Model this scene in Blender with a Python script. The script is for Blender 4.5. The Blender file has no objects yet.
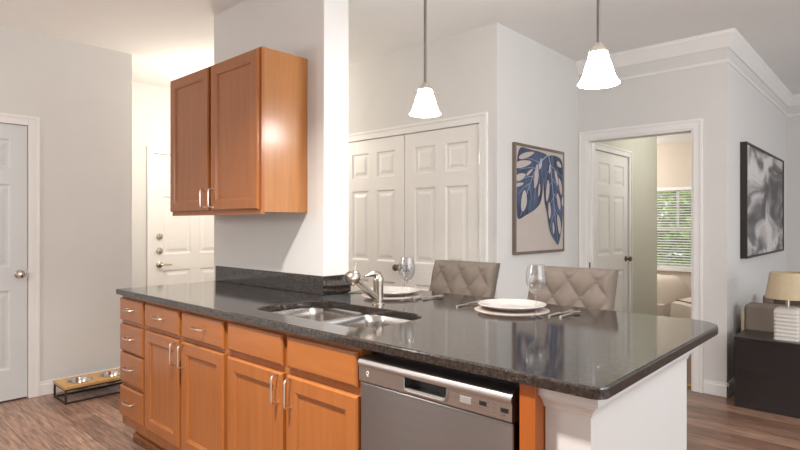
import bpy, bmesh, math, random
from mathutils import Matrix, Vector
random.seed(7)
C = bpy.context.scene.collection
PI = math.pi

# ------------------------------------------------------------------ camera
cam_d = bpy.data.cameras.new('camera')
cam_d.sensor_width = 36.0
cam_d.lens = 550.0 / 800.0 * 36.0
cam_d.shift_y = -0.00125
cam_d.clip_start = 0.02
cam = bpy.data.objects.new('camera', cam_d)
cam.location = (0, 0, 1.30)
cam.rotation_euler = (PI / 2, 0, math.radians(42.56))
C.objects.link(cam)
bpy.context.scene.camera = cam

# ------------------------------------------------------------------ world, lights, exposure
sc = bpy.context.scene
sc.view_settings.view_transform = 'Standard'
sc.view_settings.look = 'None'
sc.view_settings.gamma = 1.0
sc.view_settings.use_curve_mapping = False
sc.view_settings.exposure = 0.72

w = bpy.data.worlds.new('world')
sc.world = w
w.use_nodes = True
bg = w.node_tree.nodes['Background']
bg.inputs[0].default_value = (0.92, 0.96, 1.0, 1)
bg.inputs[1].default_value = 1.0


def area(name, loc, target, size, size_y, power, col=(1, 1, 1)):
    d = bpy.data.lights.new(name, 'AREA')
    d.shape = 'RECTANGLE'
    d.size = size
    d.size_y = size_y
    d.energy = power
    d.color = col
    o = bpy.data.objects.new(name, d)
    o.location = loc
    v = Vector(target) - Vector(loc)
    o.rotation_euler = v.to_track_quat('-Z', 'Y').to_euler()
    C.objects.link(o)
    return o


def point(name, loc, power, col=(1, 1, 1), r=0.06):
    d = bpy.data.lights.new(name, 'POINT')
    d.energy = power
    d.color = col
    d.shadow_soft_size = r
    o = bpy.data.objects.new(name, d)
    o.location = loc
    C.objects.link(o)
    return o


# kitchen ceiling lamp and foyer lamp; the fills are added, unseen sources
area('right_side_fill', (3.4, 1.2, 1.5), (-2, 2.0, 1.2), 3.6, 2.2, 32, (1.0, 0.985, 0.97))  # broad unseen fill added to brighten surfaces facing right
kl = area('kitchen_ceiling_light', (-1.46, 0.42, 2.70), (-1.46, 0.6, 0), 0.13, 0.13, 47, (1.0, 0.95, 0.89))
kl.data.spread = math.radians(125)
point('rear_left_fill', (-3.3, -1.2, 1.7), 33, (1.0, 0.98, 0.96), 0.25)  # unseen fill added to lift the left wall
point('dining_fill', (0.4, 2.2, 2.1), 22, (1.0, 0.97, 0.94), 0.2)  # added fill, placed to brighten the closet wall and doors
point('foyer_light', (-4.7, 2.75, 2.15), 25, (1.0, 0.90, 0.76), 0.12)
point('bedroom_fill', (-3.6, 8.0, 2.0), 28, (1.0, 0.97, 0.94), 0.15)  # hidden fill added in place of daylight through the blinds


point('vestibule_fill', (-1.3, 6.4, 2.42), 10, (1.0, 0.99, 0.93), 0.1)  # out-of-view fill added because the vestibule came out dark


# ------------------------------------------------------------------ materials
def lin(r, g, b):
    def f(c):
        c /= 255.0
        return c / 12.92 if c <= 0.04045 else ((c + 0.055) / 1.055) ** 2.4
    return (f(r), f(g), f(b), 1)


def mat(name, col, rough=0.5, metal=0.0, var=0.06, scale=(6, 6, 6), bump=0.0, bscale=60, coat=0.0, spec=0.5):
    """Principled surface with a gentle procedural variation of its own colour and a fine bump."""
    m = bpy.data.materials.new(name)
    m.use_nodes = True
    nt = m.node_tree
    b = nt.nodes['Principled BSDF']
    b.inputs['Roughness'].default_value = rough
    b.inputs['Metallic'].default_value = metal
    b.inputs['Specular IOR Level'].default_value = spec
    b.inputs['Coat Weight'].default_value = coat
    b.inputs['Coat Roughness'].default_value = 0.12
    tc = nt.nodes.new('ShaderNodeTexCoord')
    mp = nt.nodes.new('ShaderNodeMapping')
    mp.inputs['Scale'].default_value = scale
    nt.links.new(tc.outputs['Object'], mp.inputs['Vector'])
    n = nt.nodes.new('ShaderNodeTexNoise')
    n.inputs['Scale'].default_value = 1.0
    n.inputs['Detail'].default_value = 4
    nt.links.new(mp.outputs[0], n.inputs['Vector'])
    r = nt.nodes.new('ShaderNodeValToRGB')
    r.color_ramp.elements[0].position = 0.3
    r.color_ramp.elements[1].position = 0.7
    r.color_ramp.elements[0].color = tuple(c * (1 - var) for c in col[:3]) + (1,)
    r.color_ramp.elements[1].color = tuple(min(1, c * (1 + var)) for c in col[:3]) + (1,)
    nt.links.new(n.outputs['Fac'], r.inputs[0])
    nt.links.new(r.outputs[0], b.inputs['Base Color'])
    if bump:
        n2 = nt.nodes.new('ShaderNodeTexNoise')
        n2.inputs['Scale'].default_value = bscale
        n2.inputs['Detail'].default_value = 3
        nt.links.new(tc.outputs['Object'], n2.inputs['Vector'])
        bp = nt.nodes.new('ShaderNodeBump')
        bp.inputs['Strength'].default_value = bump
        bp.inputs['Distance'].default_value = 0.003
        nt.links.new(n2.outputs['Fac'], bp.inputs['Height'])
        nt.links.new(bp.outputs[0], b.inputs['Normal'])
    return m


M = {}
M['wall'] = mat('wall_paint', lin(218, 216, 213), 0.75, var=0.01, bump=0.08, bscale=90)
M['wall_bed'] = mat('bedroom_paint', lin(216, 206, 192), 0.75, var=0.01, bump=0.08, bscale=90)
M['wall_vest'] = mat('vestibule_paint', lin(206, 204, 190), 0.75, var=0.01)
M['ceiling'] = mat('ceiling_paint', lin(235, 234, 232), 0.85, var=0.01, bump=0.12, bscale=70)
M['trim'] = mat('white_trim', lin(236, 234, 231), 0.4, var=0.01)
M['door'] = mat('white_door', lin(236, 233, 229), 0.42, var=0.01)
M['door_grey'] = mat('cool_white_door', lin(214, 217, 217), 0.42, var=0.01)
M['halfwall'] = mat('white_half_wall', lin(206, 204, 202), 0.5, var=0.01)
M['rod'] = mat('dull_nickel_rod', lin(128, 124, 120), 0.5, 0.6)
M['black'] = mat('black_plastic', lin(22, 20, 20), 0.4)
M['darkgap'] = mat('dark_cavity', lin(28, 22, 18), 0.7)
M['nickel'] = mat('brushed_nickel', lin(196, 186, 174), 0.25, 1.0, var=0.04)
M['pull'] = mat('satin_nickel_pull', lin(215, 209, 200), 0.3, 1.0, var=0.03)
M['bronze'] = mat('aged_bronze', lin(120, 104, 88), 0.3, 1.0)
M['sinksteel'] = mat('sink_steel', lin(212, 206, 200), 0.2, 1.0, var=0.03)
M['steel'] = mat('stainless_steel', lin(134, 133, 133), 0.32, 1.0, var=0.03, scale=(2, 2, 120))
_b = M['steel'].node_tree.nodes['Principled BSDF']
_b.inputs['Anisotropic'].default_value = 0.9
_b.inputs['Anisotropic Rotation'].default_value = 0.25
_t = M['steel'].node_tree.nodes.new('ShaderNodeTangent')
_t.direction_type = 'RADIAL'
_t.axis = 'Z'
M['steel'].node_tree.links.new(_t.outputs[0], _b.inputs['Tangent'])
M['steel_dark'] = mat('stainless_fascia', lin(170, 165, 162), 0.36, 1.0, var=0.03, scale=(120, 2, 2))
M['steel_lip'] = mat('stainless_lip', lin(168, 164, 162), 0.42, 1.0, var=0.02)
M['display'] = mat('lcd_display', lin(140, 138, 135), 0.25)
M['print'] = mat('white_print', lin(225, 225, 225), 0.5)
M['printgrey'] = mat('grey_print', lin(90, 86, 84), 0.5)
M['linen'] = mat('taupe_upholstery', lin(112, 101, 92), 0.85, var=0.05, scale=(40, 40, 40), bump=0.25, bscale=450)
M['china'] = mat('white_china', lin(180, 175, 171), 0.18, var=0.01)
M['placemat'] = mat('blush_placemat', lin(164, 150, 141), 0.7, var=0.05, scale=(60, 60, 60), bump=0.3, bscale=300)
M['darkwood'] = mat('espresso_wood', lin(46, 40, 40), 0.28, var=0.12, scale=(3, 3, 30))
M['chairleg'] = mat('chair_leg_wood', lin(70, 50, 40), 0.45, var=0.12, scale=(20, 20, 3))
M['frame_taupe'] = mat('taupe_frame', lin(112, 98, 88), 0.5, var=0.1)
M['frame_dark'] = mat('dark_frame', lin(40, 32, 28), 0.45, var=0.1)
M['canvas'] = mat('canvas_beige', lin(190, 179, 171), 0.8, var=0.03, bump=0.2, bscale=300)
M['leafvein'] = mat('pale_blue_ink', lin(150, 165, 195), 0.8, var=0.05)
M['bamboo'] = mat('bamboo_board', lin(196, 152, 96), 0.45, var=0.12, scale=(4, 30, 4))
M['iron'] = mat('dark_iron', lin(48, 40, 36), 0.5, var=0.1)
M['sofa'] = mat('taupe_sofa', lin(140, 128, 116), 0.85, var=0.05, bump=0.25, bscale=400)
M['sofaback'] = mat('pale_wood', lin(196, 180, 158), 0.6)
M['pillow'] = mat('brown_pillow', lin(92, 80, 68), 0.85, var=0.05)
M['lampshade'] = mat('tan_linen_shade', lin(200, 182, 152), 0.8, var=0.04, scale=(50, 50, 50), bump=0.1, bscale=300)
M['ceramic'] = mat('white_ceramic', lin(214, 208, 202), 0.5, var=0.02)
M['bedding'] = mat('cream_bedding', lin(226, 212, 198), 0.85, var=0.03)
M['throw'] = mat('brown_fringe', lin(150, 122, 98), 0.9, var=0.08)
M['blind'] = mat('white_blind', lin(238, 238, 236), 0.5, var=0.01)
M['carpet'] = mat('bedroom_carpet', lin(150, 126, 108), 0.95, var=0.25, scale=(60, 60, 60), bump=0.4, bscale=200)
M['brass'] = mat('brass_strip', lin(190, 160, 100), 0.4, 1.0)
M['bark'] = mat('tree_bark', lin(96, 80, 64), 0.9, var=0.2)
M['lawn'] = mat('lawn_grass', lin(120, 150, 80), 0.95, var=0.3, scale=(4, 4, 4))
M['foliage'] = mat('tree_foliage', lin(150, 185, 95), 0.8, var=0.5, scale=(5, 5, 5))


def wood_mat(name, dark, light, rough=0.32, coat=0.35, axis='z'):
    m = bpy.data.materials.new(name)
    m.use_nodes = True
    nt = m.node_tree
    b = nt.nodes['Principled BSDF']
    b.inputs['Roughness'].default_value = rough
    b.inputs['Coat Weight'].default_value = coat
    b.inputs['Coat Roughness'].default_value = 0.18
    tc = nt.nodes.new('ShaderNodeTexCoord')
    mp = nt.nodes.new('ShaderNodeMapping')
    mp.inputs['Scale'].default_value = (14, 14, 1.2) if axis == 'z' else (1.2, 14, 14)
    nt.links.new(tc.outputs['Object'], mp.inputs[0])
    n = nt.nodes.new('ShaderNodeTexNoise')
    n.inputs['Scale'].default_value = 2.2
    n.inputs['Detail'].default_value = 6
    n.inputs['Distortion'].default_value = 0.4
    nt.links.new(mp.outputs[0], n.inputs['Vector'])
    r = nt.nodes.new('ShaderNodeValToRGB')
    r.color_ramp.elements[0].position = 0.32
    r.color_ramp.elements[1].position = 0.72
    r.color_ramp.elements[0].color = dark
    r.color_ramp.elements[1].color = light
    nt.links.new(n.outputs['Fac'], r.inputs[0])
    nt.links.new(r.outputs[0], b.inputs['Base Color'])
    return m


M['maple'] = wood_mat('honey_maple', lin(148, 86, 37), lin(158, 96, 45))
M['maple_h'] = wood_mat('honey_maple_cross', lin(148, 86, 37), lin(158, 96, 45), axis='x')


M['maple_lit_end'] = wood_mat('orange_lit_maple', lin(152, 78, 24), lin(164, 88, 30))  # same maple, strong orange light put into the colour
M['maple_lit_side'] = wood_mat('pendant_lit_maple', lin(160, 104, 54), lin(172, 115, 63))  # cabinet maple made paler: pendant light on the side is in the colour


def granite():
    m = bpy.data.materials.new('dark_granite')
    m.use_nodes = True
    nt = m.node_tree
    b = nt.nodes['Principled BSDF']
    b.inputs['Roughness'].default_value = 0.09
    b.inputs['IOR'].default_value = 1.9
    b.inputs['Specular IOR Level'].default_value = 0.62
    tc = nt.nodes.new('ShaderNodeTexCoord')
    n = nt.nodes.new('ShaderNodeTexNoise')
    n.inputs['Scale'].default_value = 230
    n.inputs['Detail'].default_value = 5
    n.inputs['Roughness'].default_value = 0.7
    nt.links.new(tc.outputs['Object'], n.inputs['Vector'])
    r = nt.nodes.new('ShaderNodeValToRGB')
    r.color_ramp.elements[0].position = 0.42
    r.color_ramp.elements[1].position = 0.74
    r.color_ramp.elements[0].color = lin(14, 12, 11)
    r.color_ramp.elements[1].color = lin(60, 53, 49)
    nt.links.new(n.outputs['Fac'], r.inputs[0])
    v = nt.nodes.new('ShaderNodeTexVoronoi')
    v.inputs['Scale'].default_value = 105
    nt.links.new(tc.outputs['Object'], v.inputs['Vector'])
    r2 = nt.nodes.new('ShaderNodeValToRGB')
    r2.color_ramp.elements[0].position = 0.08
    r2.color_ramp.elements[1].position = 0.2
    r2.color_ramp.elements[0].color = (1, 1, 1, 1)
    r2.color_ramp.elements[1].color = (0, 0, 0, 1)
    nt.links.new(v.outputs['Distance'], r2.inputs[0])
    mx = nt.nodes.new('ShaderNodeMixRGB')
    mx.inputs[2].default_value = lin(122, 108, 98)
    nt.links.new(r2.outputs[0], mx.inputs[0])
    nt.links.new(r.outputs[0], mx.inputs[1])
    nt.links.new(mx.outputs[0], b.inputs['Base Color'])
    n3 = nt.nodes.new('ShaderNodeTexNoise')      # minerals of the stone reflect unevenly
    n3.inputs['Scale'].default_value = 85
    n3.inputs['Detail'].default_value = 4
    n3.inputs['Roughness'].default_value = 0.75
    nt.links.new(tc.outputs['Object'], n3.inputs['Vector'])
    mr = nt.nodes.new('ShaderNodeMapRange')
    mr.inputs['From Min'].default_value = 0.35
    mr.inputs['From Max'].default_value = 0.65
    mr.inputs['To Min'].default_value = 0.22
    mr.inputs['To Max'].default_value = 0.95
    nt.links.new(n3.outputs['Fac'], mr.inputs['Value'])
    nt.links.new(mr.outputs[0], b.inputs['Specular IOR Level'])
    return m


M['granite'] = granite()


def floor_mat():
    m = bpy.data.materials.new('wood_plank_floor')
    m.use_nodes = True
    nt = m.node_tree
    b = nt.nodes['Principled BSDF']
    b.inputs['Roughness'].default_value = 0.34
    tc = nt.nodes.new('ShaderNodeTexCoord')
    br = nt.nodes.new('ShaderNodeTexBrick')
    br.inputs['Color1'].default_value = lin(108, 78, 62)
    br.inputs['Color2'].default_value = lin(162, 130, 112)
    br.inputs['Mortar'].default_value = lin(60, 44, 36)
    br.inputs['Scale'].default_value = 1.0
    br.inputs['Brick Width'].default_value = 1.2
    br.inputs['Row Height'].default_value = 0.15
    br.inputs['Mortar Size'].default_value = 0.0016
    br.offset = 0.37
    nt.links.new(tc.outputs['Object'], br.inputs['Vector'])
    mp = nt.nodes.new('ShaderNodeMapping')
    mp.inputs['Scale'].default_value = (3.0, 38, 1)
    nt.links.new(tc.outputs['Object'], mp.inputs[0])
    n = nt.nodes.new('ShaderNodeTexNoise')
    n.inputs['Scale'].default_value = 1.6
    n.inputs['Detail'].default_value = 7
    n.inputs['Roughness'].default_value = 0.62
    n.inputs['Distortion'].default_value = 0.6
    nt.links.new(mp.outputs[0], n.inputs['Vector'])
    r = nt.nodes.new('ShaderNodeValToRGB')
    r.color_ramp.elements[0].position = 0.32
    r.color_ramp.elements[1].position = 0.7
    r.color_ramp.elements[0].color = (0.36, 0.32, 0.30, 1)
    r.color_ramp.elements[1].color = (1.5, 1.46, 1.42, 1)
    nt.links.new(n.outputs['Fac'], r.inputs[0])
    mx = nt.nodes.new('ShaderNodeMixRGB')
    mx.blend_type = 'MULTIPLY'
    mx.inputs[0].default_value = 1.0
    nt.links.new(br.outputs['Color'], mx.inputs[1])
    nt.links.new(r.outputs[0], mx.inputs[2])
    nt.links.new(mx.outputs[0], b.inputs['Base Color'])
    return m


M['floor'] = floor_mat()


def glass_mat(name):
    m = bpy.data.materials.new(name)
    m.use_nodes = True
    nt = m.node_tree
    nt.nodes.remove(nt.nodes['Principled BSDF'])
    out = nt.nodes['Material Output']
    t = nt.nodes.new('ShaderNodeBsdfTransparent')
    t.inputs[0].default_value = (0.97, 0.97, 0.97, 1)
    g = nt.nodes.new('ShaderNodeBsdfGlossy')
    g.inputs['Roughness'].default_value = 0.03
    lw = nt.nodes.new('ShaderNodeLayerWeight')
    lw.inputs[0].default_value = 0.5
    pw_ = nt.nodes.new('ShaderNodeMath')
    pw_.operation = 'POWER'
    pw_.inputs[1].default_value = 3.0
    fr = nt.nodes.new('ShaderNodeMath')
    fr.operation = 'MULTIPLY_ADD'
    fr.inputs[1].default_value = 0.8
    fr.inputs[2].default_value = 0.10
    nt.links.new(lw.outputs['Facing'], pw_.inputs[0])
    nt.links.new(pw_.outputs[0], fr.inputs[0])
    mx = nt.nodes.new('ShaderNodeMixShader')
    nt.links.new(fr.outputs[0], mx.inputs[0])
    nt.links.new(t.outputs[0], mx.inputs[1])
    nt.links.new(g.outputs[0], mx.inputs[2])
    nt.links.new(mx.outputs[0], out.inputs[0])
    return m


M['glass'] = glass_mat('clear_glass')


def emit_mat(name, col, strength):
    m = bpy.data.materials.new(name)
    m.use_nodes = True
    b = m.node_tree.nodes['Principled BSDF']
    b.inputs['Base Color'].default_value = (0.9, 0.9, 0.9, 1)
    b.inputs['Emission Color'].default_value = col
    b.inputs['Emission Strength'].default_value = strength
    return m


M['shade'] = emit_mat('lit_opal_glass', (1.0, 0.985, 0.965, 1), 29.0)


def ink_mat():
    m = mat('blue_leaf_ink', lin(62, 82, 128), 0.8)
    r = [n for n in m.node_tree.nodes if n.type == 'VALTORGB'][0]
    r.color_ramp.elements[0].color = lin(36, 45, 68)
    r.color_ramp.elements[1].color = lin(86, 98, 126)
    mp = [n for n in m.node_tree.nodes if n.type == 'MAPPING'][0]
    mp.inputs['Scale'].default_value = (14, 14, 5)
    return m


M['ink'] = ink_mat()


def abstract_mat():
    m = bpy.data.materials.new('abstract_grey_wash')
    m.use_nodes = True
    nt = m.node_tree
    b = nt.nodes['Principled BSDF']
    b.inputs['Roughness'].default_value = 0.6
    tc = nt.nodes.new('ShaderNodeTexCoord')
    mp = nt.nodes.new('ShaderNodeMapping')
    mp.inputs['Scale'].default_value = (0.8, 1, 2.3)
    mp.inputs['Rotation'].default_value = (0, 0.25, 0)
    nt.links.new(tc.outputs['Object'], mp.inputs[0])
    n = nt.nodes.new('ShaderNodeTexNoise')
    n.inputs['Scale'].default_value = 1.7
    n.inputs['Detail'].default_value = 2.5
    n.inputs['Distortion'].default_value = 1.2
    nt.links.new(mp.outputs[0], n.inputs['Vector'])
    r = nt.nodes.new('ShaderNodeValToRGB')
    e = r.color_ramp.elements
    e[0].position = 0.34
    e[0].color = lin(84, 82, 84)
    e[1].position = 0.62
    e[1].color = lin(214, 210, 208)
    x = e.new(0.44)
    x.color = lin(120, 118, 120)
    x = e.new(0.5)
    x.color = lin(170, 164, 164)
    nt.links.new(n.outputs['Fac'], r.inputs[0])
    nt.links.new(r.outputs[0], b.inputs['Base Color'])
    return m


M['abstract'] = abstract_mat()


# ------------------------------------------------------------------ mesh helpers
def nb():
    return bmesh.new()


def box(bm, x0, x1, y0, y1, z0, z1, bev=0.0, seg=2):
    g = bmesh.ops.create_cube(bm, size=1.0)
    vs = g['verts']
    for v in vs:
        v.co = Vector((x0 + (v.co.x + .5) * (x1 - x0), y0 + (v.co.y + .5) * (y1 - y0), z0 + (v.co.z + .5) * (z1 - z0)))
    if bev > 0:
        es = list({e for v in vs for e in v.link_edges})
        bmesh.ops.bevel(bm, geom=es, offset=bev, segments=seg, affect='EDGES', profile=0.5)


def loft(bm, rings, cap0=True, cap1=True, closed=True):
    vr = [[bm.verts.new(p) for p in r] for r in rings]
    n = len(vr[0])
    for a, b in zip(vr, vr[1:]):
        for i in range(n if closed else n - 1):
            j = (i + 1) % n
            bm.faces.new((a[i], a[j], b[j], b[i]))
    if cap0:
        bm.faces.new(list(reversed(vr[0])))
    if cap1:
        bm.faces.new(vr[-1])
    return vr


def lathe(bm, prof, mtx=None, seg=28, cap0=False, cap1=False):
    mtx = mtx or Matrix.Identity(4)
    rings = []
    for r, z in prof:
        r = max(r, 1e-5)
        rings.append([mtx @ Vector((r * math.cos(2 * PI * i / seg), r * math.sin(2 * PI * i / seg), z)) for i in range(seg)])
    loft(bm, rings, cap0, cap1)


def tube(bm, pts, r, n=10):
    pts = [Vector(p) for p in pts]
    rr = r if isinstance(r, (list, tuple)) else [r] * len(pts)
    rings = []
    prev = None
    for i, p in enumerate(pts):
        if i == 0:
            t = pts[1] - pts[0]
        elif i == len(pts) - 1:
            t = pts[-1] - pts[-2]
        else:
            t = (pts[i + 1] - pts[i]).normalized() + (pts[i] - pts[i - 1]).normalized()
        t.normalize()
        if prev is None:
            a = Vector((0, 0, 1)) if abs(t.z) < .9 else Vector((1, 0, 0))
            u = t.cross(a).normalized()
        else:
            u = (prev - t * prev.dot(t)).normalized()
        prev = u
        v = t.cross(u)
        rings.append([p + (u * math.cos(2 * PI * k / n) + v * math.sin(2 * PI * k / n)) * rr[i] for k in range(n)])
    loft(bm, rings)


def rrect(x0, x1, y0, y1, r, n=6):
    rs = r if isinstance(r, (list, tuple)) else (r, r, r, r)   # corners: (x0,y0) (x1,y0) (x1,y1) (x0,y1)
    out = []
    for (cx, cy, sx, sy, a0), q in zip(((x0, y0, 1, 1, PI), (x1, y0, -1, 1, 1.5 * PI), (x1, y1, -1, -1, 0), (x0, y1, 1, -1, .5 * PI)), rs):
        for k in range(n + 1):
            a = a0 + .5 * PI * k / n
            out.append((cx + sx * q + q * math.cos(a), cy + sy * q + q * math.sin(a)))
    return out


def link(name, bm, m, parent=None, smooth=False, mats=None):
    bmesh.ops.recalc_face_normals(bm, faces=bm.faces)
    me = bpy.data.meshes.new(name)
    bm.to_mesh(me)
    bm.free()
    for k in (mats or [m]):
        me.materials.append(k)
    if smooth:
        for p in me.polygons:
            p.use_smooth = True
        try:
            me.set_sharp_from_angle(angle=math.radians(38))
        except Exception:
            pass
    o = bpy.data.objects.new(name, me)
    C.objects.link(o)
    if parent:
        o.parent = parent
    return o


def tag(o, label, cat, group=None):
    o['label'] = label
    o['category'] = cat
    if group:
        o['group'] = group
    return o


def thing(name, label, cat, loc=(0, 0, 0), rz=0.0, group=None):
    o = bpy.data.objects.new(name, None)
    o.empty_display_size = 0.1
    o.location = loc
    o.rotation_euler = (0, 0, rz)
    C.objects.link(o)
    return tag(o, label, cat, group)


def struct(name, bm, m, loc=(0, 0, 0), rz=0.0, smooth=False):
    o = link(name, bm, m, smooth=smooth)
    o.location = loc
    o.rotation_euler = (0, 0, rz)
    o['kind'] = 'structure'
    return o


def copy_tree(o, parent=None):
    c = o.copy()
    C.objects.link(c)
    if parent:
        c.parent = parent
    for ch in list(o.children):
        copy_tree(ch, c)
    return c


def slab(bm, x0, z0, wd, ht, yb, t, cells=(), rings=(), edge=((0.0, 0.0),)):
    """Door-like slab facing -Y. Back at y=yb, front at yb-t. cells are panel rectangles (u0,u1,v0,v1);
    rings are (inset, depth) steps into a panel; edge steps round off the outer rim."""
    yf = yb - t
    def rect(u0, u1, v0, v1, y):
        return [(u0, y, v0), (u1, y, v0), (u1, y, v1), (u0, y, v1)]
    rr = [rect(x0, x0 + wd, z0, z0 + ht, yb)]
    for ins, dep in edge:
        rr.append(rect(x0 + ins, x0 + wd - ins, z0 + ins, z0 + ht - ins, yf + dep))
    loft(bm, rr, True, False)
    ins = edge[-1][0]
    X = sorted({x0 + ins, x0 + wd - ins} | {x0 + c[0] for c in cells} | {x0 + c[1] for c in cells})
    Zs = sorted({z0 + ins, z0 + ht - ins} | {z0 + c[2] for c in cells} | {z0 + c[3] for c in cells})
    def inside(xm, zm):
        return any(x0 + c[0] < xm < x0 + c[1] and z0 + c[2] < zm < z0 + c[3] for c in cells)
    for a, b in zip(X, X[1:]):
        for c, d in zip(Zs, Zs[1:]):
            if not inside((a + b) / 2, (c + d) / 2):
                bm.faces.new([bm.verts.new(p) for p in rect(a, b, c, d, yf)])
    for u0, u1, v0, v1 in cells:
        pr = [rect(x0 + u0, x0 + u1, z0 + v0, z0 + v1, yf)]
        for i_, d_ in rings:
            pr.append(rect(x0 + u0 + i_, x0 + u1 - i_, z0 + v0 + i_, z0 + v1 - i_, yf + d_))
        loft(bm, pr, False, True)
    bmesh.ops.remove_doubles(bm, verts=bm.verts, dist=1e-5)


SIX = ((0.012, 0.010), (0.030, 0.010), (0.055, 0.002))


def six_cells(wd, ht=2.03):
    s = 0.105
    m = 0.10
    c1 = (s, wd / 2 - m / 2)
    c2 = (wd / 2 + m / 2, wd - s)
    rows = ((0.22, 0.80), (0.97, 1.58), (1.69, 1.91))
    return [(c[0], c[1], r[0], r[1]) for c in (c1, c2) for r in rows]


def six_panel(name, wd, ht, m, loc, rz):
    bm = nb()
    slab(bm, 0.004, 0.012, wd - 0.008, ht - 0.016, 0.04, 0.035, six_cells(wd - 0.008), SIX)
    return struct(name, bm, m, loc, rz)


def casing(name, wd, ht, loc, rz, cw=0.07, sides=(True, True)):
    bm = nb()
    for k in (0, 1):
        if not sides[k]:
            continue
        a, b = (-cw, 0.0) if k == 0 else (wd, wd + cw)
        box(bm, a, b, -0.014, 0, 0, ht + cw, 0.003)
        a2, b2 = (-cw, -cw + .022) if k == 0 else (wd + cw - .022, wd + cw)
        box(bm, a2, b2, -0.021, -0.012, 0, ht + cw, 0.003)
    box(bm, 0, wd, -0.0138, 0, ht, ht + cw, 0.003)
    box(bm, -cw + .02, wd + cw - .02, -0.0208, -0.012, ht + cw - .022, ht + cw, 0.003)
    return struct(name, bm, M['trim'], loc, rz)


def wall_run(bm, a0, a1, b0, b1, h, opens, axis, back=None):
    """Wall along x (axis 'x') or y, from a0 to a1, thickness b0..b1; opens are (s, e, top); back = (c0, c1) closes the
    openings at the rear with a thin slab so that door leaves sit in a niche."""
    def bx(s, e, z0, z1, c0, c1):
        if axis == 'x':
            box(bm, s, e, c0, c1, z0, z1)
        else:
            box(bm, c0, c1, s, e, z0, z1)
    cur = a0
    for s, e, top in sorted(opens):
        if s > cur:
            bx(cur, s, 0, h, b0, b1)
        bx(s, e, top, h, b0, b1)
        if back:
            bx(s, e, 0, top, back[0], back[1])
        cur = e
    if cur < a1:
        bx(cur, a1, 0, h, b0, b1)


H = 2.74
# ------------------------------------------------------------------ the setting
XL, XE, YP, XP = -4.826, -5.75, 1.93, -2.335     # left wall, entry wall, partition face, partition end
XA, YC, YB, XR, YF = -2.146, 3.361, 4.70, -0.985, 7.55

bm = nb()
box(bm, -5.95, 3.6, -2.75, 7.7, -0.08, 0.0)
struct('floor', bm, M['floor'])
bm = nb()
box(bm, -5.95, 3.6, -2.75, 7.7, H, H + 0.1)
struct('ceiling', bm, M['ceiling'])

bm = nb()
wall_run(bm, -2.6, 1.897, XL - .14, XL, H, [(0.237, 1.147, 2.035)], 'y', (XL - .14, XL - .12))
struct('wall_left', bm, M['wall'])
bm = nb()
box(bm, -5.87, XL - .14, 1.777, 1.897, 0, H)
struct('wall_foyer', bm, M['wall'])
bm = nb()
wall_run(bm, 1.777, 3.87, XE - .14, XE, H, [(2.476, 3.39, 2.035)], 'y', (XE - .14, XE - .12))
struct('wall_entry', bm, M['wall'])
bm = nb()
box(bm, XE, -4.3, 3.75, 3.87, 0, H)
box(bm, -4.3, -4.2, YC + .12, 3.87, 0, H)
struct('wall_foyer_end', bm, M['wall'])
bm = nb()
wall_run(bm, -4.3, XA - .10, YC, YC + .12, H, [(-3.79, -2.29, 2.04)], 'x', (YC + .10, YC + .12))
struct('wall_closet', bm, M['wall'])
bm = nb()
box(bm, XA - .10, XA, YC, YB, 0, H)
struct('wall_art', bm, M['wall'])
bm = nb()
wall_run(bm, XA - .10, XR, YB, YB + .12, H, [(-2.072, -1.214, 2.045)], 'x')
struct('wall_bedroom', bm, M['wall'])
bm = nb()
box(bm, XR - .10, XR, YB + .12, 9.0, 0, H)
struct('wall_living', bm, M['wall'])
bm = nb()
box(bm, XR, 3.6, YF, YF + .12, 0, H)
struct('wall_far', bm, M['wall'])
bm = nb()
wall_run(bm, -4.97, 3.6, -2.75, -2.6, H, [(-3.50, -3.38, 2.1)], 'x')  # narrow slit added as a bright strip for the dishwasher steel to reflect
struct('wall_rear', bm, M['wall'])
bm = nb()
box(bm, -3.52, XP, YP, 2.112, 0, H, 0.003, 1)
struct('wall_partition', bm, M['wall'])
# half wall that carries the peninsula counter, white and boxed at its end
bm = nb()
box(bm, XP + .002, -.576, YP + .001, 2.145, 0, 0.8835)
struct('wall_peninsula', bm, M['halfwall'])
bm = nb()
box(bm, -.70, -.576, 1.33, YP + .001, 0, 0.8835)
struct('wall_peninsula_end', bm, M['halfwall'])
# crown trim wrapped under the counter around the end of the half wall
bm = nb()
prof = [(0.0, .820), (.004, .820), (.006, .828), (.012, .838), (.020, .845), (.021, .851), (.029, .853), (.031, .857), (.031, .884), (0.0, .884)]
pth = lambda o: [(-.70 - o * .55, 1.33 - o), (-.576 + o, 1.33 - o), (-.576 + o, 2.145 + o), (-.70, 2.145 + o)]
loft(bm, [[(pth(o)[k][0], pth(o)[k][1], z) for o, z in prof] for k in range(4)], True, True)
struct('trim_1', bm, M['halfwall'])

# bedroom behind the cased opening
bm = nb()
wall_run(bm, YB + .12, 7.13, -2.37, -2.25, 2.6, [(5.22, 6.23, 2.035)], 'y', (-2.37, -2.35))
box(bm, -2.25, XA - .10, YB + .12, YB + .13, 0, 2.6)
struct('wall_vestibule', bm, M['wall_vest'])
bm = nb()
box(bm, -5.2, -2.37, 7.01, 7.13, 0, 2.6)
struct('wall_bedroom_side', bm, M['wall_bed'])
bm = nb()
box(bm, -5.2, -5.1, 7.13, 9.0, 0, 2.6)
struct('wall_bedroom_left', bm, M['wall_bed'])
WX0, WX1, WZ0, WZ1 = -3.02, -2.10, .62, 1.86
bm = nb()
box(bm, -5.2, WX0, 9.0, 9.12, 0, 2.6)
box(bm, WX1, XR, 9.0, 9.12, 0, 2.6)
box(bm, WX0, WX1, 9.0, 9.12, 0, WZ0)
box(bm, WX0, WX1, 9.0, 9.12, WZ1, 2.6)
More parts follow.
